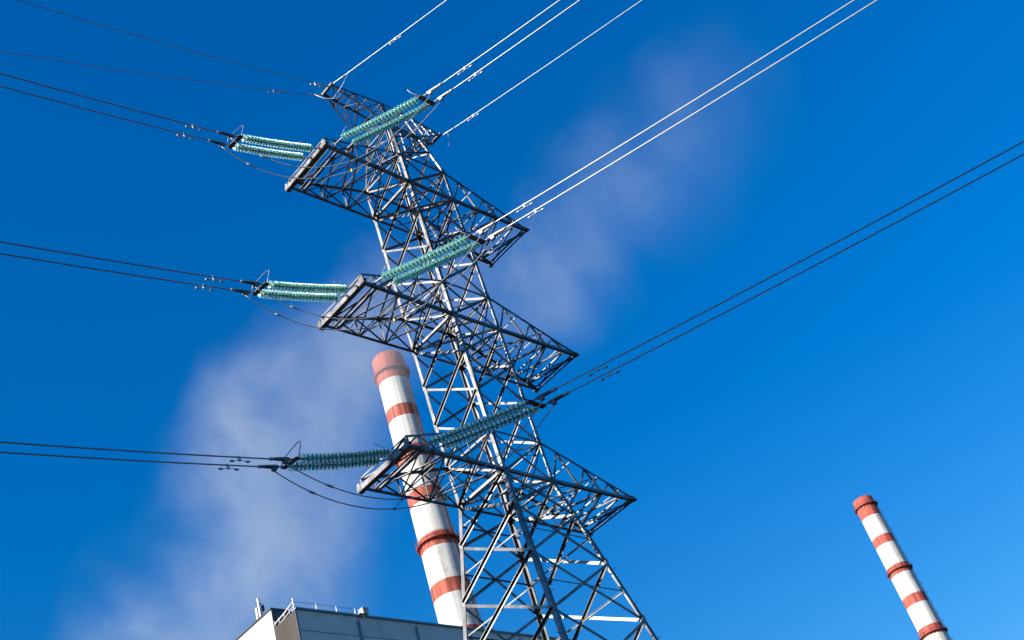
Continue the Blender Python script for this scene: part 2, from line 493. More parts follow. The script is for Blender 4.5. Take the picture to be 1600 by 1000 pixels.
def crossarm(lv, side):
    z = ZB[lv]; zt = z + DZ
    xs = XL if side < 0 else XR
    y_tip = 1.16 if side < 0 else 1.14
    x_end = xs[-1]
    tipz = z + .40 if side < 0 else z + .10
    def yb(x): return W0 + (y_tip - W0) * (abs(x) - W0) / (abs(x_end) - W0)
    def zc(x): return zt + (tipz - zt) * (abs(x) - W0) / (abs(x_end) - W0)
    arm = None
    # chords (the first one carries the rest as children)
    m = MB()
    for sy in (-1, 1):
        a = V((xs[0], sy * W0, z)); b = V((x_end, sy * y_tip, z))
        m.angle(a, b, (0, -sy, 0), (0, 0, 1), .11, .012)
    bottom = m
    # bottom face: struts and zigzag
    m = bottom
    n_ = V((0, 0, 1))
    for k in range(1, len(xs) - 1):
        x = xs[k]
        w = .075
        if not (side < 0 and k == 3):
            m.angle((x, -yb(x) + .1, z + .02), (x, yb(x) - .1, z + .02), (side, 0, 0), n_, .045, .007)
    for k in range(len(xs) - 2 if side < 0 else len(xs) - 1):
        s_ = 1 if k % 2 else -1
        a = V((xs[k], s_ * yb(xs[k]) * .95, z + .04)); b = V((xs[k + 1], -s_ * yb(xs[k + 1]) * .95, z + .04))
        web(m, a, b, (0, s_, 0), n_, .085)
        if k < 3:
            a = V((xs[k], -s_ * yb(xs[k]) * .95, z + .055)); b = V((xs[k + 1], s_ * yb(xs[k + 1]) * .95, z + .055))
            web(m, a, b, (0, -s_, 0), n_, .07)
    arm = part("crossarm", m, STEEL, tower)
    for sy in (-1, 1):
        a = V((xs[0], sy * W0, zt)); b = V((x_end, sy * y_tip, tipz))
        part("top_chord", MB().angle(a, b, (0, -sy, 0), (0, 0, -1), .078, .009), STEEL, arm)
    # side faces
    for sy in (-1, 1):
        m = MB()
        nrm = V((0, sy, 0))
        P = [V((x, sy * (yb(x) - .02), z + .03)) for x in xs]
        T = [V((x, sy * (yb(x) - .02), zc(x) - .03)) for x in xs]
        for k in range(len(xs) - 1):
            if side > 0:
                tm = (T[k] + T[k + 1]) / 2
                web(m, P[k], tm, nrm * -1, (side, 0, .3), .065)
                if k < len(xs) - 2:
                    web(m, tm, P[k + 1], nrm * -1, (side, 0, .3), .075)
            else:
                if k < 3:
                    web(m, T[k], P[k + 1], (0, 0, -1), nrm, .07)
                    web(m, P[k], T[k + 1] if k < 2 else T[k + 1], (0, 0, -1), nrm * -1, .06)
                if 0 < k < 4:
                    web(m, P[k], T[k], (side, 0, 0), nrm * -1, .06)
        part("side_lattice", m, STEEL, arm)
    # top face zigzag
    m = MB()
    for k in range(len(xs) - 1):
        s_ = 1 if k % 2 else -1
        a = V((xs[k], s_ * yb(xs[k]) * .95, zc(xs[k]) - .03)); b = V((xs[k + 1], -s_ * yb(xs[k + 1]) * .95, zc(xs[k + 1]) - .03))
        web(m, a, b, (0, s_, 0), -n_, .065)
        if k:
            x = xs[k]
            m.angle((x, -yb(x) + .05, zc(x) - .02), (x, yb(x) - .05, zc(x) - .02), (side, 0, 0), -n_, .036, .006)
    part("top_lattice", m, STEEL, arm)
    if side < 0:
        # heavy boxed channel across the end, the frame above it and the second cross beam
        m = MB()
        x0 = x_end
        m.box((x0 - .13, -1.27, z - .085), (x0 - .115, 1.27, z + .09))      # web, sunlit
        m.box((x0 - .1148, -1.268, z - .084), (x0 + .05, 1.268, z - .072))   # lower flange
        m.box((x0 - .1148, -1.268, z + .077), (x0 + .05, 1.268, z + .089))
        for y in (-1.2, -.4, .4, 1.2):
            m.box((x0 - .11, y - .006, z - .071), (x0 + .04, y + .006, z + .076))
        for y in (-1.2, -1.08, -.98, -.88, -.47, -.37, .05, .45, .88, 1.08, 1.2):
            for dz in (-.05, .04):
                m.tube([(x0 - .131, y, z + dz), (x0 - .148, y, z + dz)], .014, 6)
        for y in (-.93, -.42):
            m.box((x0 - .142, y - .09, z - .07), (x0 - .1305, y + .09, z + .07))
        part("end_beam", m, STEEL, arm)
        m = MB()
        m.angle((x0 - .02, -y_tip, tipz), (x0 - .02, y_tip, tipz), (1, 0, 0), (0, 0, -1), .052, .007)
        for sy in (-1, 1):
            m.angle((x0 - .02, sy * y_tip, z + .07), (x0 - .02, sy * y_tip, tipz), (1, 0, 0), (0, -sy, 0), .055, .008)
            m.bar((x0 - .138, sy * 1.16, z - .06), (x0 - .138, sy * 1.16, z + .18), (1, 0, 0), .13, .012)
        web(m, (x0 + .01, -1.05, tipz - .04), (x0 + .01, .1, z + .10), (0, 0, -1), (1, 0, 0), .05)
        web(m, (x0 + .02, 1.05, tipz - .04), (x0 + .02, -.1, z + .10), (0, 0, -1), (1, 0, 0), .05)
        part("end_frame", m, STEEL, arm)
        m = MB()
        xb = xs[3]
        m.angle((xb, -1.05, z - .01), (xb, 1.05, z - .01), (1, 0, 0), (0, 0, 1), .075, .010)
        m.angle((xb - .10, -1.05, z - .01), (xb - .10, 1.05, z - .01), (-1, 0, 0), (0, 0, 1), .075, .010)
        part("cross_beam", m, STEEL, arm)
        # bracket plates for the other two strings on the near chord
        for x in (-4.62, -4.12):
            part("hanger_plate", MB().box((x - .012, -1.34, z - .13), (x + .012, -1.162, z + .02)), STEEL_DARK, arm)
    else:
        m = MB()
        m.angle((x_end, -y_tip, z), (x_end, y_tip, z), (-1, 0, 0), (0, 0, 1), .07, .010)
        m.angle((x_end - .14, -y_tip, z + .08), (x_end - .14, y_tip, z + .08), (-1, 0, 0), (0, 0, -1), .05, .008)
        for sy in (-1, 1):
            m.box((x_end - .16, sy * y_tip - .10, z - .012), (x_end + .04, sy * y_tip + .10, z + .0))
            m.box((x_end - .22, sy * y_tip * 1.006 - .006, z + .014), (x_end + .03, sy * y_tip * 1.006 + .006, z + .15))
        part("end_beam", m, STEEL, arm)
        part("end_bracing", (lambda q: (web(q, (x_end - .05, -1.0, z + .03), (xs[3], .95, z + .03), (0, 1, 0), (0, 0, 1), .06),
                                       web(q, (x_end - .05, 1.0, z + .045), (xs[3], -.95, z + .045), (0, 1, 0), (0, 0, 1), .06), q)[2])(MB()), STEEL, arm)
    return arm

arms = {}
for lv in (1, 2, 3):
    for side in (-1, 1):
        arms[lv, side] = crossarm(lv, side)
    z = ZB[lv]
    # body panel within the arm depth and its diaphragm, carried by the left arm
    xbrace(z, z + DZ, .07, arms[lv, -1], name="brace")
    m_low, mt = MB(), MB()
    for sy in (-1, 1):
        for zz, w, m in ((z, .10, m_low), (z + DZ, .075, mt)):
            up = 1 if zz == z else -1
            m.angle((-W0, sy * W0, zz), (W0, sy * W0, zz), (0, -sy, 0), (0, 0, up), w, .013)
            m.angle((sy * (W0 - .005), -W0 + .02, zz + .004), (sy * (W0 - .005), W0 - .02, zz + .004), (-sy, 0, 0), (0, 0, up), w * .9, .013)
    m = m_low
    web(mt, (-1.05, 1.05, z + DZ - .05), (1.05, -1.05, z + DZ - .05), (1, 1, 0), (0, 0, -1), .07)
    part("diaphragm", mt, STEEL, arms[lv, -1])
    web(m, (-1.05, -1.05, z + .05), (1.05, 1.05, z + .05), (1, -1, 0), (0, 0, 1), .09)
    web(m, (-1.05, 1.05, z + .07), (1.05, -1.05, z + .07), (1, 1, 0), (0, 0, 1), .09)
    web(m, (-1.05, 0, z + .09), (0, -1.05, z + .09), (1, 1, 0), (0, 0, 1), .07)
    web(m, (1.05, 0, z + .09), (0, 1.05, z + .09), (-1, -1, 0), (0, 0, 1), .07)
    part("diaphragm", m, STEEL, arms[lv, -1])

# top section with the earth-wire arm
xbrace(35.1, 36.36, .06, tower)
xbrace(36.36, 37.4, .055, tower)
m = MB()
for c in CORN: pass
for side in (-1, 1):
    m = MB()
    B0 = {sy: V((side * hw(37.35), sy * hw(37.35), 37.35)) for sy in (-1, 1)}
    T0 = {sy: V((side * hw(39.1), sy * hw(39.1), 39.1)) for sy in (-1, 1)}
    tip = {sy: V((side * 2.82, sy * .29, 39.1)) for sy in (-1, 1)}
    for sy in (-1, 1):
        m.angle(T0[sy], tip[sy], (0, -sy, 0), (0, 0, -1), .068, .008)
    ea = part("earth_wire_arm", m, STEEL, tower)
    for sy in (-1, 1):
        part("bottom_chord", MB().angle(B0[sy], tip[sy] - V((0, 0, .06)), (0, -sy, 0), (0, 0, 1), .05, .007), STEEL, ea)
        q = MB()
        fr = [0, .28, .52, .74, .92]
        P = [B0[sy].lerp(tip[sy] - V((0, 0, .06)), f) + V((0, -sy * .02, .03)) for f in fr]
        T = [T0[sy].lerp(tip[sy], f) + V((0, -sy * .02, -.03)) for f in fr]
        for k in range(4):
            web(q, P[k], T[k], (side, 0, 0), (0, -sy, 0), .05)
            web(q, T[k], P[k + 1], (0, 0, -1), (0, -sy, 0), .05) if k % 2 == 0 else web(q, P[k], T[k + 1], (0, 0, -1), (0, -sy, 0), .05)
        part("side_lattice", q, STEEL, ea)
    q = MB()
    for which in (0, 1):
        for k, (f0, f1) in enumerate(((0, .28), (.28, .52), (.52, .74), (.74, .96))):
            s_ = 1 if k % 2 else -1
            E0, E1 = (B0, T0)[which], None
            end = {sy: tip[sy] - V((0, 0, .06 if which == 0 else 0)) for sy in (-1, 1)}
            a = E0[s_].lerp(end[s_], f0); b = E0[-s_].lerp(end[-s_], f1)
            web(q, a, b, (side, 0, 0), (0, 0, 1 if which == 0 else -1), .05)
            if k:
                web(q, E0[-s_].lerp(end[-s_], f0), E0[s_].lerp(end[s_], f0), (side, 0, 0), (0, 0, 1 if which == 0 else -1), .045)
    part("cross_lattice", q, STEEL, ea)
    q = MB()
    q.bar(tip[-1] + V((0, -.05, -.02)), tip[1] + V((0, .05, -.02)), (0, 0, 1), .11, .10)
    part("end_beam", q, STEEL, ea)
m = MB()
for zz in (37.35, 39.1):
    w = hw(zz)
    for sy in (-1, 1):
        m.angle((-w, sy * w, zz), (w, sy * w, zz), (0, -sy, 0), (0, 0, -1 if zz > 38 else 1), .06, .008)
        m.angle((sy * (w - .004), -w + .02, zz + .003), (sy * (w - .004), w - .02, zz + .003), (-sy, 0, 0), (0, 0, -1 if zz > 38 else 1), .055, .008)
    web(m, (-w, -w, zz + .02), (w, w, zz + .02), (1, -1, 0), (0, 0, 1), .06)
for ca, cb, nrm in FACES:
    web(m, cp(ca, 37.4), cp(cb, 39.05), (0, 0, -1), nrm, .06)
    web(m, cp(cb, 37.4) - nrm * .03, cp(ca, 39.05) - nrm * .03, (0, 0, -1), -nrm, .06)
part("top_frame", m, STEEL, tower)

# ------------------------------------------------------------------ insulator strings, yokes, conductors
PITCH = .134
disc_glass = MB().lathe((0, 0, 0), (0, 0, 1), [(0.036, .062), (0.060, .060), (0.104, .048), (0.133, .026), (0.141, .004), (0.137, -.006),
      (0.126, .006), (0.117, -.008), (0.108, .010), (0.096, -.006), (0.085, .014), (0.072, -.002), (0.060, .016), (0.034, .012)], 20).mesh("glass_shell", GLASS)
disc_cap = MB().lathe((0, 0, 0), (0, 0, 1), [(.016, -.072), (.016, .0), (.040, .018), (.043, .052), (.041, .078), (.030, .090), (.018, .092)], 12).mesh("iron_cap", CAP)
LVN = {1: 'top', 2: 'middle', 3: 'lowest'}

def fitting(m, a, b):
    """shackle, link and ball eye between two points"""
    a = V(a); b = V(b); d = (b - a).normalized(); L_ = (b - a).length
    m.tube([a, a + d * L_ * .96], .017, 6)
    u = V((0, 0, 1)); u = (u - d * u.dot(d)).normalized()
    for f in (.12, .45, .8):
        c = a + d * L_ * f
        m.bar(c - d * .055, c + d * .055, u, .055, .03)
        m.tube([c - u.cross(d) * .05, c + u.cross(d) * .05], .014, 6)

def string(root, a, b, sag, label, horn=None):
    """23 cap-and-pin discs hung between a (tower side) and b (line side)"""
    a = V(a); b = V(b)
    t = thing("insulator_string", a, label, "insulator", "glass insulator strings")
    L_ = (b - a).length
    ndisc = 23
    def P(f): return a.lerp(b, f) + V((0, 0, -4 * sag * f * (1 - f)))
    cap0 = None
    for k in range(ndisc):
        f = (k + .5) / ndisc
        d = (P(f + .02) - P(f - .02)).normalized()
        # the cap faces the tower; shells open towards the line
        q = (-d).to_track_quat('Z', 'Y')
        roll = Quaternion((0, 0, 1), random.uniform(0, 6.28))
        c = place("insulator_disc", disc_glass, P(f), q @ roll, t)
        k2 = bpy.data.objects.new("iron_cap", disc_cap)
        k2.parent = c
        COL.objects.link(k2)
    m = MB()
    fitting(m, root, a + (a - b).normalized() * -.02)
    part("link_fitting", m, FITTING, t)
    if horn:
        part("arcing_horn", MB().tube([V(h) for h in horn], .011, 6), FITTING, t)
    return t

def catenary(a, d_h, slope, curv, length, n=60):
    """hanging wire from a along horizontal direction d_h: dz = slope*s + curv*s*s"""
    pts = []
    for k in range(n + 1):
        s_ = length * (k / n) ** 1.5
        pts.append(V((a.x + d_h.x * s_, a.y + d_h.y * s_, a.z + slope * s_ + curv * s_ * s_)))
    return pts

def clamp(m, a, b):
    """compression dead-end: eye, steel body and tapered aluminium sleeve"""
    a = V(a); b = V(b); d = (b - a).normalized(); L_ = (b - a).length
    m.tube([a, a + d * .16], .020, 8)
    m.tube([a + d * .13, a + d * .18, a + d * .22, a + d * L_ * .62, a + d * L_ * .9, a + d * L_],
           [.03, .052, .058, .055, .042, .040], 10)
    side = V((0, 0, -1))
    m.bar(a + d * .3 + side * .02, a + d * .3 + side * .13, d, .10, .12)

def damper(pos, d, label):
    """vibration damper: clamp on the wire, messenger cable and two weights below it"""
    pos = V(pos); d = V(d).normalized()
    dn = V((0, 0, -1)); dn = (dn - d * dn.dot(d)).normalized()
    t = thing("vibration_damper", pos, label, "damper", "vibration dampers on the wires")
    m = MB()
    m.bar(pos - dn * .03, pos + dn * .11, d, .045, .06)
    part("clamp", m, FITTING, t)
    c = pos + dn * .10
    part("messenger_cable", MB().tube([c - d * .24 + dn * .02, c - d * .1, c + d * .1, c + d * .24 + dn * .02], .009, 6), FITTING, t)
    for s_ in (-1, 1):
        e = c + d * s_ * .24 + dn * .02
        part("weight", MB().tube([e - d * s_ * .06, e - d * s_ * .045, e + d * s_ * .045, e + d * s_ * .065], [.016, .029, .029, .019], 10), FITTING, t)

AZL = V((-1.0, 0.0)); AZR = V((0.2, -0.98)).normalized()
for lv in (1, 2, 3):
    z = ZB[lv]
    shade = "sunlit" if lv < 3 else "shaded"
    # ---------------- strings pulling left, along -X
    yoke_l = {}
    ends = {}
    drop_a, drop_b = {1: (-.22, -1.20), 2: (-.33, -1.26), 3: (-.22, -1.12)}[lv]
    sl = {1: -.200, 2: -.198, 3: -.168}[lv]
    xa = {1: -5.48, 2: -5.58, 3: -5.60}[lv]
    xb = {1: -8.40, 2: -8.62, 3: -8.80}[lv]
    for j, y in enumerate((-.93, -.42)):
        a = V((xa, y, z + drop_a + .05 * j)); b = V((xb, y, z + drop_b + .10 * j))
        root = V((-5.05, y, z + .02))
        horn = None
        if j == 0:
            horn = [a + V((.02, 0, .0)), a + V((-.02, .02, .13)), a + V((-.10, .05, .22)), a + V((-.24, .08, .27)), a + V((-.36, .09, .25))]
        string(root, a, b, .04, "%s mint glass insulator string, %s of the left-going pair on the %s crossarm" %
               (shade, "upper" if j == 0 else "lower", LVN[lv]), horn)
        ends[j] = b
        # yoke end points and conductor
        ca = b + V((-.20, 0, -.06)); cb = ca + V((-.72, 0, -.72 * .2))
        wire = catenary(cb, AZL, sl, .0021, 70)
        t = thing("conductor", ca, "%s dark conductor of the pair running left from the %s crossarm" % ("upper" if j == 0 else "lower", LVN[lv]),
                  "power line", "conductors of the power line")
        part("cable", MB().tube([cb] + wire[1:], .0195, 8), ALU_DARK, t)
        m = MB(); clamp(m, ca, cb); part("dead_end_clamp", m, STEEL_DARK, t)
        part("sleeve_end", MB().tube([cb + V((.02, 0, .004)), cb + V((-.05, 0, -.01)), cb + V((-.07, 0, -.014))], [.048, .046, .02], 10), ALU, t)
        s_ = .95 + .02 * lv
        dp = V((cb.x - s_, y, cb.z + sl * s_ + .0021 * s_ * s_))
        damper(dp, (-1, 0, sl), "small damper weights under the %s left-going wire of the %s crossarm" % ("upper" if j == 0 else "lower", LVN[lv]))
    # yoke plate tying both strings, with its long hairpin horn
    c0, c1 = ends[0] + V((-.12, 0, -.04)), ends[1] + V((-.12, 0, -.04))
    t = thing("yoke_plate", (c0 + c1) / 2, "dark yoke plate with raised hairpin horn at the line end of the left %s strings" % LVN[lv], "yoke", "yoke plates of the insulator sets")
    m = MB()
    m.bar(c0 + V((0, -.10, 0)), c1 + V((0, .10, 0)), (0, 0, 1), .15, .022)
    for c in (c0, c1):
        m.bar(c + V((.12, 0, .04)), c + V((-.12, 0, -.03)), (0, 0, 1), .05, .05)
    part("plate", m, STEEL_DARK, t)
    mid = c0.lerp(c1, .35)
    part("arcing_horn", MB().tube([c0 + V((.02, -.08, 0)), c0 + V((.06, -.10, .18)), c0 + V((.12, -.14, .42)), c0 + V((.13, -.14, .50)), c0 + V((.10, -.12, .52)),
         c0 + V((.02, -.05, .44)), c0 + V((-.20, .14, .16)), c0 + V((-.28, .22, .04)), c0 + V((-.29, .28, -.06)), c0 + V((-.22, .34, -.08)), c1 + V((-.02, -.04, -.01))], .013, 8),
         FITTING if lv < 3 else STEEL_DARK, t)  # lowest horn: its shade put in as a darker steel

    # ---------------- strings pulling right, towards -Y
    ends_r = {}
    az3 = V((AZR.x, AZR.y, 0))
    ra, rb = {1: (.10, -.87), 2: (-.04, -.90), 3: (-.11, -.86)}[lv]
    slr = {1: -.101, 2: -.126, 3: -.134}[lv]
    for j, x in enumerate((-4.62, -4.12)):
        root = V((x, -1.30, z - .06))
        a = root + az3 * (.36 if j == 0 else .34); a.z = z + ra
        b = a + az3 * 3.28; b.z = z + rb
        horn = None
        if j == 0:
            horn = [a + V((0, .02, .0)), a + V((0, -.02, .12)), a + V((.02, -.08, .24)), a + V((.05, -.18, .33)), a + V((.08, -.3, .37))]
        root2 = V((root.x, root.y, root.z + (.12 if lv == 1 else .04)))
        string(root2, a, b, .03, "%s teal insulator string, %s of the right-going pair on the %s crossarm" % (shade, "upper" if j == 0 else "lower", LVN[lv]), horn)
        ends_r[j] = b
        ca = b + az3 * .20 + V((0, 0, -.04)); cb = ca + az3 * .78 + V((0, 0, -.78 * .12))
        wire = catenary(cb, AZR, slr, .0012, 80)
        t = thing("conductor", ca, "%s %s conductor of the pair rising right from the %s crossarm" % ("upper" if j == 0 else "lower", "bright" if lv < 3 else "dark", LVN[lv]),
                  "power line", "conductors of the power line")
        part("cable", MB().tube([cb] + wire[1:], .0195, 8), ALU, t)
        m = MB(); clamp(m, ca, cb); part("dead_end_clamp", m, FITTING if lv < 3 else STEEL_DARK, t)  # lowest clamps take the darker steel as painted shade
        part("sleeve_end", MB().tube([cb - az3 * .14, cb + az3 * .03, cb + az3 * .05], [.048, .046, .02], 10), ALU, t)
        s_ = {1: 1.0, 2: 1.15, 3: 1.35}[lv]
        dp = V((cb.x + az3.x * s_, cb.y + az3.y * s_, cb.z + slr * s_))
        damper(dp, (az3.x, az3.y, slr), "small damper weights under the %s right-going wire of the %s crossarm" % ("upper" if j == 0 else "lower", LVN[lv]))
    c0, c1 = ends_r[0] + az3 * .12 + V((0, 0, -.03)), ends_r[1] + az3 * .12 + V((0, 0, -.03))
    t = thing("yoke_plate", (c0 + c1) / 2, "yoke plate with curved horn at the line end of the right %s strings" % LVN[lv], "yoke", "yoke plates of the insulator sets")
    m = MB()
    m.bar(c0 - V((.10, 0, 0)), c1 + V((.10, 0, 0)), (0, 0, 1), .17, .022)
    for c in (c0, c1):
        m.bar(c - az3 * .12 + V((0, 0, .03)), c + az3 * .12 - V((0, 0, .02)), (0, 0, 1), .05, .05)
    part("plate", m, STEEL_DARK, t)
    part("arcing_horn", MB().tube([c1 + V((-.08, 0, .03)), c0.lerp(c1, .5) + V((0, .01, .08)), c0 + V((0, .03, .09)), c0 + V((-.12, .08, .16)), c0 + V((-.24, .16, .28)), c0 + V((-.30, .20, .40)), c0 + V((-.31, .20, .46))], .018, 8),
         FITTING if lv < 3 else STEEL_DARK, t)  # shade of the lowest horn painted in by darker steel

    # ---------------- twin jumper loop below the arm, from one dead end to the other
    t = thing("jumper_loop", (-6, -.5, z - 2.2), "twin slack jumper cables looping under the left arm of the %s crossarm" % LVN[lv], "jumper cable", "jumper loops under the left arms")
    curves = []
    for j in (0, 1):
        p0 = ends[j] + V((-.50, 0, -.26)); p2 = ends_r[j] + az3 * .5 + V((0, 0, -.22))
        pc = V((-6.0 + .12 * j, -.72 + .45 * (1 - j) * -1 + .3 * j, 0))
        pts = []
        for k in range(41):
            u = k / 40
            q = p0 * (1 - u) ** 2 + pc * 2 * u * (1 - u) + p2 * u * u
            zz = p0.z * (1 - u) + p2.z * u - 4 * 1.42 * u * (1 - u) * (1 - .3 * (1 - 2 * u))
            pts.append(V((q.x, q.y, zz)))
        curves.append(pts)
        part("cable", MB().tube(pts, .0165, 8), ALU, t)
        d = (pts[9] - pts[7]).normalized()
        k = 7 if j == 0 else 6
        part("connector", MB().tube([pts[k] - d * .09, pts[k] - d * .07, pts[k] + d * .07, pts[k] + d * .09], [.02, .035, .035, .02], 8), FITTING, t)
    a, b = curves[0][18], curves[1][18]
    part("spacer", MB().tube([a, b], .012, 6).tube([a - V((0, .0, .03)), a + V((0, 0, .03))], .03, 8).tube([b - V((0, 0, .03)), b + V((0, 0, .03))], .03, 8), STEEL_DARK, t)
    # small marker clip on the jumper
    c = curves[1][25]
    part("marker_clip", MB().box(c - V((.03, .03, .07)), c + V((.03, .03, .05))), PORC, t)

# ------------------------------------------------------------------ earth wires
def earth(a, d_h, slope, curv, length, label, mat, s_d):
    a = V(a)
    t = thing("earth_wire", a, label, "earth wire", "earth wires from the top arm")
    pts = catenary(a, d_h, slope, curv, length)
    part("cable", MB().tube(pts, .014 if mat is ALU_DARK else .0165, 8), mat, t)
    d = (pts[2] - pts[0]).normalized()
    part("dead_end_clamp", MB().tube([a, a + d * .05, a + d * .55, a + d * .62], [.02, .032, .028, .018], 8), FITTING, t)
    i = min(range(len(pts)), key=lambda k: abs((pts[k] - a).length - s_d))
    p = a + V((d_h.x, d_h.y, slope)) * s_d
    p.z += curv * s_d * s_d
    damper(p, (d_h.x, d_h.y, slope), "tiny damper weights on the " + label)
    return pts
def uv(x, y): return V((x, y)).normalized()
earth((-2.86, -.20, 39.0), uv(-1, 0), -.30, .0038, 60, "upper thin earth wire running left from the tower tip", ALU_DARK, .75)
earth((-2.86, .30, 39.0), uv(-1, .15), -.275, .004, 60, "lower thin earth wire running left from the tower tip", ALU_DARK, 2.2)
e1 = earth((-2.80, -.36, 39.05), AZR, -.104, .0012, 80, "bright earth wire rising right from the tower tip", ALU, 3.2)
e2 = earth((2.86, -.40, 38.95), AZR, -.113, .0012, 80, "bright earth wire rising right from the top arm's right tip", ALU, 1.6)
# bond wire looping under the left tip, short hanging link at the right tip
t = solo("bonding_jumper", MB().tube([V(e1[0]) + V((AZR.x, AZR.y, -.06)) * .85, V(e1[0]) + V((AZR.x, AZR.y, -.12)) * .5 - V((0, 0, .3)), (-2.75, -.52, 38.5), (-2.8, -.15, 38.38), (-2.95, .15, 38.62), (-3.25, .33, 38.88)], .013, 8), ALU, (-2.8, -.3, 38.6),
     "thin bonding wire looping under the left tip of the top arm", "bonding wire")
t = thing("suspension_link", (2.9, -.46, 38.9), "short pale link hanging below the right tip of the top arm", "link")
part("clamp", MB().tube([(2.86, -.50, 38.95), (2.93, -.62, 38.93), (2.95, -.72, 38.92)], [.03, .05, .035], 8), ALU, t)
part("chain", MB().tube([(2.93, -.62, 38.9), (2.92, -.60, 38.7), (2.86, -.55, 38.35), (2.83, -.5, 38.15)], [.012, .014, .022, .012], 6), ALU, t)

# ------------------------------------------------------------------ chimneys
def chimney(name, base, mat, r_top, crown, galleries, label, ladder_az):
    bx, by = base
    t = thing(name, (bx, by, 0), label, "chimney", "striped power station chimneys")
    def r(z): return r_top + .0115 * (150 - z)
    prof = [(r(0), 0)] + [(r(z), z) for z in range(10, 141, 10)] + [(r(143), 143)]
    if crown:
        prof += [(r(144), 144.2), (r_top + crown, 145.2), (r_top + crown, 149.7), (r_top + crown - .15, 150), (r_top - .35, 150), (r_top - .4, 147)]
    else:
        prof += [(r(149.8), 149.8), (r_top - .1, 150), (r_top - .4, 150), (r_top - .45, 147)]
    sh = part("shaft", MB().lathe((bx, by, 0), (0, 0, 1), prof, 72), mat, t)
    for gz, gm in galleries:
        rr = r(gz)
        if crown and gz > 143: rr = r_top + .1
        q = MB()
        q.lathe((bx, by, gz), (0, 0, 1), [(rr - .02, -.18), (rr + .62, -.05), (rr + .65, .0), (rr + .65, .10), (rr - .02, .10)], 48, close=False)
        for k in range(24):
            a = 2 * math.pi * k / 24
            u = V((math.cos(a), math.sin(a), 0)); o = V((bx, by, gz))
            q.bar(o + u * (rr - .01) + V((0, 0, -.7)), o + u * (rr + .58) + V((0, 0, -.1)), u, .07, .07)
        ga = part("gallery", q, gm, t)
        q = MB()
        for h in (.6, 1.15):
            q.tube([(bx + math.cos(2 * math.pi * k / 48) * (rr + .6), by + math.sin(2 * math.pi * k / 48) * (rr + .6), gz + h) for k in range(48)], .035, 6, closed=True)
        for k in range(32):
            a = 2 * math.pi * k / 32
            u = V((math.cos(a), math.sin(a), 0)) * (rr + .6)
            q.tube([V((bx, by, gz)) + u, V((bx, by, gz + 1.18)) + u], .03, 5)
        part("railing", q, gm, ga)
    q = MB()
    a0 = ladder_az
    for da in (-.075, .075):
        q.tube([(bx + math.cos(a0 + da) * (r(z) + .25), by + math.sin(a0 + da) * (r(z) + .25), z) for z in range(0, 150, 3)], .05, 5)
    z = 60.0
    while z < 149:
        p = [(bx + math.cos(a0 + da) * (r(z) + .25), by + math.sin(a0 + da) * (r(z) + .25), z) for da in (-.075, .075)]
        q.tube(p, .03, 4)
        if int(z) % 3 == 0:
            q.tube([(bx + math.cos(a0 + .25 * da / .3) * (r(z) + .3 + .65 * (1 - (da / .3) ** 2)), by + math.sin(a0 + .25 * da / .3) * (r(z) + .3 + .65 * (1 - (da / .3) ** 2)), z) for da in (-.3, -.2, -.1, 0, .1, .2, .3)], .03, 4)
        z += 1.0
    part("ladder", q, RUST, t)
    q = MB()
    for k in range(4):
        a = 2 * math.pi * k / 4 + .4
        q.tube([(bx + math.cos(a) * (r_top + crown + .02), by + math.sin(a) * (r_top + crown + .02), 148.5), (bx + math.cos(a) * (r_top + crown + .02), by + math.sin(a) * (r_top + crown + .02), 150.7)], .022, 5)
    part("lightning_rod", q, RUST, t)
chimney("striped_chimney", (118.3, 116.2), CHIM_A, 3.0, .22, ((145.6, REDSTEEL), (125.6, REDSTEEL), (106.3, REDSTEEL), (86, REDSTEEL)),
        "tall red and white banded chimney directly behind the pylon, nearer of the two", math.radians(-85))
chimney("striped_chimney", (300.6, 116.7), CHIM_B, 3.0, .0, ((147.2, RUST), (125.5, RUST), (105.4, RUST), (86, RUST)),
        "slim red and white banded chimney standing alone at the lower right", math.radians(-75))

# ------------------------------------------------------------------ boiler house at the bottom edge
BX, BY, BZ = 27.78, 46.2, 45.0
t = thing("power_station_building", (BX, BY, 0), "large flat-roofed power station block with white, brown and blue-grey concrete walls below the chimney", "building")
part("wall", MB().box((BX + .02, BY, 0), (112, BY + 3.0, BZ)), PANEL, t)
m = MB()
for z in [BZ - 1.75 - 1.8 * k for k in range(8)]:
    m.box((BX + .05, BY - .003, z), (112, BY + .05, z + .055))
x = BX + 5.95
while x < 112:
    m.box((x, BY - .0035, 0), (x + .06, BY + .05, BZ)); x += 6.0
part("joint_lines", m, JOINT, t)
m = MB()
for k in range(14):
    m.box((BX + 5.7 + 6 * k, BY - .12, 0), (BX + 5.9 + 6 * k, BY - .005, BZ - .4))
part("downpipes", m, FLASH_BLUE, t)
part("parapet_flashing", MB().box((BX - .1, BY - .14, BZ + .002), (112, BY + .45, BZ + .16)), FLASH_BLUE, t)
m = MB()
n = 26
for k in range(n):   # trapezoidal ribs of the brown sheet
    y0 = BY + .12 + (2.86 / n) * k; y1 = y0 + 2.86 / n
    w = (y1 - y0)
    vs = [(BX - .03, y0, 0), (BX - .03, y0 + w * .45, 0), (BX - .075, y0 + w * .6, 0), (BX - .075, y1 - w * .12, 0), (BX - .03, y1, 0)]
    tp = [(x_, y_, BZ - .02) for x_, y_, _ in vs]
    m.add(vs + tp, [(i + 1, i, i + 5, i + 6) for i in range(4)])
m.box((BX - .028, BY + .02, 0), (BX + .018, BY + 2.98, BZ - .02))
part("brown_cladding", m, BROWN, t)
part("corner_trim", MB().box((BX - .11, BY - .02, 0), (BX - .0, BY + .11, BZ)), FLASH, t)
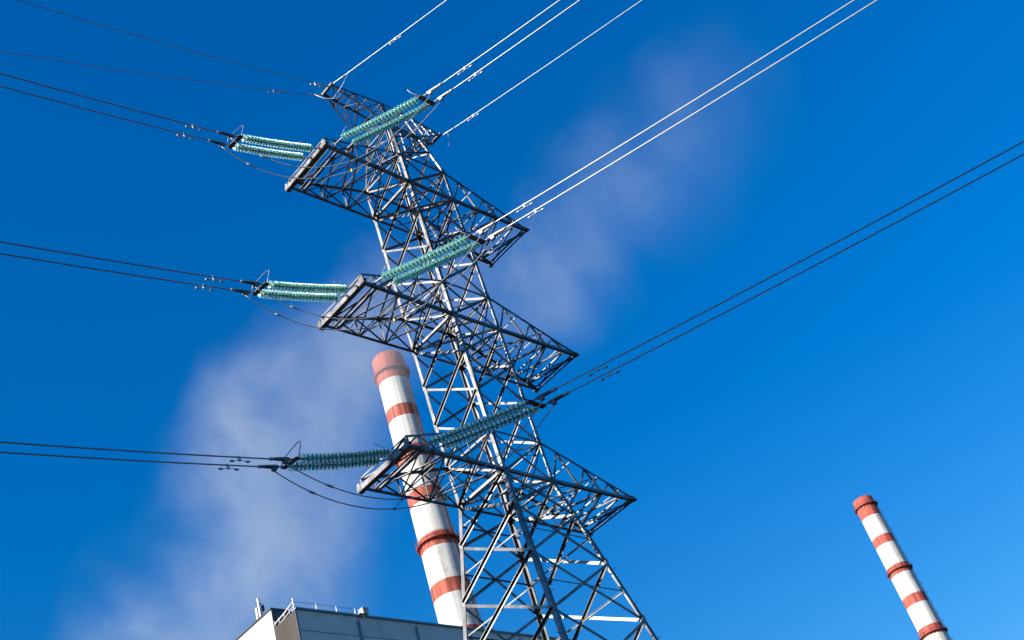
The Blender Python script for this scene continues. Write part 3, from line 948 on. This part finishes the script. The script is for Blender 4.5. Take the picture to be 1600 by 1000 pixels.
part("high_wall", MB().box((BX, BY + 3.02, BZ - 9), (112, BY + 34, BZ + 1.65)), WHITEWALL, t)
part("unseen_dark_wall", MB().box((BX + .05, BY + 3.02, 0), (112, BY + 34, BZ - 9.002)), BRICK, t)  # lower wall out of view, made dark to keep bounce off the steel
m = MB()
m.box((BX - .12, BY + 2.92, BZ + 1.652), (112, BY + 34, BZ + 1.78))
m.box((BX - .03, BY + 2.93, BZ - 25), (BX + .12, BY + 3.015, BZ + 1.65))
m.box((BX + .12, BY + 2.96, BZ + .0), (112, BY + 3.015, BZ + 1.65))  # dark sheet standing in for shade on the high wall's side
part("dark_flashing_and_shade", m, FLASH, t)
rail = part("roof_railing", MB().tube([(BX + .3, BY + .5, BZ + 1.0), (BX + 6.2, BY + .5, BZ + 1.0)], .018, 6).tube([(BX + .3, BY + .5, BZ + .55), (BX + 6.2, BY + .5, BZ + .55)], .014, 6), FLASH, t)
for x in (BX + .3, BX + 2.4, BX + 4.35, BX + 6.2):
    part("post", MB().bar((x, BY + .5, BZ + .16), (x, BY + .5, BZ + 1.05), (1, 0, 0), .07, .05), PIPE, rail)
m = MB()
for dx, r_ in ((-.02, .055), (.16, .03)):
    m.tube([(BX + dx, BY + .15, BZ + .75 - dx), (BX + dx, BY + 1.4, BZ + .45 - dx), (BX + dx, BY + 2.85, BZ + .25 - dx)], r_, 8)
m.tube([(BX - .02, BY + .15, BZ + .0), (BX - .02, BY + .15, BZ + 1.05)], .055, 8)
for y in (.8, 1.5, 2.2, 2.8):
    m.tube([(BX - .02, BY + y, BZ - .02), (BX - .02, BY + y, BZ + .5)], .025, 6)
part("edge_pipe", m, PIPE, t)

# floodlight cabinet on the parapet
fx = BX + 6.25
t = thing("floodlight_box", (fx, BY, BZ), "small pale weathered box clamped on the parapet at the railing's end", "floodlight")
part("housing", MB().box((fx, BY - .4, BZ + .18), (fx + .55, BY + .15, BZ + .62)), BOXM, t)
part("visor", MB().box((fx - .04, BY - .46, BZ + .622), (fx + .59, BY + .18, BZ + .66)), PIPE, t)
m = MB()
m.bar((fx + .2, BY - .1, BZ - .25), (fx + .2, BY - .1, BZ + .2), (0, 1, 0), .1, .1)
m.bar((fx - .35, BY - .2, BZ + .17), (fx + .6, BY - .2, BZ + .17), (0, 0, 1), .2, .06)
part("bracket", m, PIPE, t)

# mobile antennas on the high roof edge
ax, ay, az = BX + .25, BY + 4.7, BZ + 1.7
t = thing("mobile_antenna", (ax, ay, az), "pair of upright white panel antennas on a pole at the left roof edge", "antenna")
part("pole", MB().tube([(ax, ay, az), (ax, ay, az + 1.95)], .045, 8), ANT, t)
for dx, dy, z0, z1 in ((-.16, -.16, .15, 1.8), (-.13, .28, .0, 1.2)):
    p = part("panel", MB().box((ax + dx - .07, ay + dy - .10, az + z0), (ax + dx + .07, ay + dy + .10, az + z1)), ANT, t)
    part("mount", MB().box((ax + dx + .07, ay + dy - .05, az + z0 + .3), (ax + .06, ay + dy + .05, az + z0 + .4)).box((ax + dx + .07, ay + dy - .05, az + z1 - .5), (ax + .06, ay + dy + .05, az + z1 - .4)), FLASH, p)
part("remote_radio_unit", MB().box((ax + .06, ay - .3, az + .7), (ax + .22, ay - .08, az + 1.2)), FLASH, t)

# ------------------------------------------------------------------ unseen block added to throw the shade on the lowest arm
DS = 62.0
lat = V((SUN_H.y * -1, SUN_H.x)) ; lat = V((.236, .966)).normalized()     # across the sun's path
o = V((SUN_H.x, SUN_H.y)) * DS
htop = 22.0 + (DS - 4.3) * math.tan(SUN_EL)
m = MB()
P4 = [o + lat * l_ + V((SUN_H.x, SUN_H.y)) * d_ for l_, d_ in ((-1.38, 0), (-60, 0), (-60, 22), (-1.38, 22))]
m.add([(p.x, p.y, 0) for p in P4] + [(p.x, p.y, htop) for p in P4], [(3, 2, 1, 0), (4, 5, 6, 7), (0, 1, 5, 4), (1, 2, 6, 5), (2, 3, 7, 6), (3, 0, 4, 7)])
bl = thing("shade_block", (o.x, o.y, 0), "long grey concrete block out of view, added to shade the lowest arm", "building")
part("wall", m, CONC, bl)

# ------------------------------------------------------------------ steam plume
# centre line of the drifting steam, (x, y, z, radius, strength) in metres
PLUME = [(53.4, 103.8, 66.6, 16.2, 1), (53.8, 94.3, 73.7, 15.4, 1), (56.1, 83.1, 80.0, 17.5, 0.95), (55.8, 74.9, 86.9, 15.6, 0.95), (57.9, 66.1, 91.5, 13.5, 0.85), (60.9, 58.3, 94.5, 11.9, 0.62), (66.4, 51.1, 94.2, 11.8, 0.45), (72.2, 44.6, 93.0, 11.0, 0.48), (74.6, 37.2, 96.2, 11.1, 0.42), (76.5, 29.7, 100.2, 11.9, 0.34), (79.1, 22.1, 103.3, 12.4, 0.24), (82.4, 15.2, 105.1, 11.4, 0.13)]
def plume_material():
    m = bpy.data.materials.new("steam")
    m.use_nodes = True
    nt = m.node_tree; N = nt.nodes; L = nt.links
    N.clear()
    out = N.new("ShaderNodeOutputMaterial")
    geo = N.new("ShaderNodeNewGeometry")
    # billow the position a little so the edges are ragged
    n0 = N.new("ShaderNodeTexNoise"); n0.inputs['Scale'].default_value = .06; n0.inputs['Detail'].default_value = 6
    L.new(geo.outputs['Position'], n0.inputs['Vector'])
    sub = N.new("ShaderNodeVectorMath"); sub.operation = 'SUBTRACT'; sub.inputs[1].default_value = (.5, .5, .5)
    L.new(n0.outputs['Color'], sub.inputs[0])
    mad = N.new("ShaderNodeVectorMath"); mad.operation = 'MULTIPLY_ADD'; mad.inputs[1].default_value = (22, 22, 22)
    L.new(sub.outputs[0], mad.inputs[0]); L.new(geo.outputs['Position'], mad.inputs[2])
    acc = None
    for x, y, z, r, k in PLUME:
        d = N.new("ShaderNodeVectorMath"); d.operation = 'DISTANCE'; d.inputs[1].default_value = (x, y, z)
        L.new(mad.outputs[0], d.inputs[0])
        mr = N.new("ShaderNodeMapRange"); mr.interpolation_type = 'SMOOTHSTEP'
        mr.inputs['From Min'].default_value = r; mr.inputs['From Max'].default_value = r * .25
        mr.inputs['To Min'].default_value = 0; mr.inputs['To Max'].default_value = k
        L.new(d.outputs['Value'], mr.inputs['Value'])
        if acc is None: acc = mr.outputs[0]
        else:
            a = N.new("ShaderNodeMath"); a.operation = 'MAXIMUM'
            L.new(acc, a.inputs[0]); L.new(mr.outputs[0], a.inputs[1]); acc = a.outputs[0]
    n1 = N.new("ShaderNodeTexNoise"); n1.inputs['Scale'].default_value = .06; n1.inputs['Detail'].default_value = 8; n1.inputs['Roughness'].default_value = .62
    L.new(geo.outputs['Position'], n1.inputs['Vector'])
    mr = N.new("ShaderNodeMapRange"); mr.inputs['From Min'].default_value = .34; mr.inputs['From Max'].default_value = .68
    mr.inputs['To Min'].default_value = .12; mr.inputs['To Max'].default_value = 1.25
    L.new(n1.outputs['Fac'], mr.inputs['Value'])
    mu = N.new("ShaderNodeMath"); mu.operation = 'MULTIPLY'
    L.new(acc, mu.inputs[0]); L.new(mr.outputs[0], mu.inputs[1])
    n2 = N.new("ShaderNodeTexNoise"); n2.inputs['Scale'].default_value = .22; n2.inputs['Detail'].default_value = 6; n2.inputs['Roughness'].default_value = .65
    L.new(mad.outputs[0], n2.inputs['Vector'])
    m3 = N.new("ShaderNodeMapRange"); m3.inputs['From Min'].default_value = .35; m3.inputs['From Max'].default_value = .65
    m3.inputs['To Min'].default_value = .45; m3.inputs['To Max'].default_value = 1.45
    L.new(n2.outputs['Fac'], m3.inputs['Value'])
    mv = N.new("ShaderNodeMath"); mv.operation = 'MULTIPLY'
    L.new(mu.outputs[0], mv.inputs[0]); L.new(m3.outputs[0], mv.inputs[1])
    mu = mv
    dn = N.new("ShaderNodeMath"); dn.operation = 'MULTIPLY'; dn.inputs[1].default_value = .037
    L.new(mu.outputs[0], dn.inputs[0])
    vol = N.new("ShaderNodeVolumeScatter"); vol.inputs['Color'].default_value = (.90, .95, 1, 1)
    vol.inputs['Anisotropy'].default_value = 0
    L.new(dn.outputs[0], vol.inputs['Density'])
    L.new(vol.outputs[0], out.inputs['Volume'])
    m.cycles.volume_step_rate = .2
    return m
m = MB()
rmax = [p[3] * 1.35 + 4 for p in PLUME]
P_ = [V(p[:3]) for p in PLUME]
d0 = (P_[0] - P_[1]).normalized(); d1 = (P_[-1] - P_[-2]).normalized()
m.tube([P_[0] + d0 * rmax[0]] + P_ + [P_[-1] + d1 * rmax[-1]], [rmax[0] * .8] + rmax + [rmax[-1] * .8], 16)
solo("steam_plume", m, plume_material(), tuple(P_[len(P_) // 2]), "thin pale lavender steam plume drifting up across the sky behind the pylon", "steam", kind='stuff')
S.cycles.volume_max_steps = 256
S.cycles.volume_bounces = 0
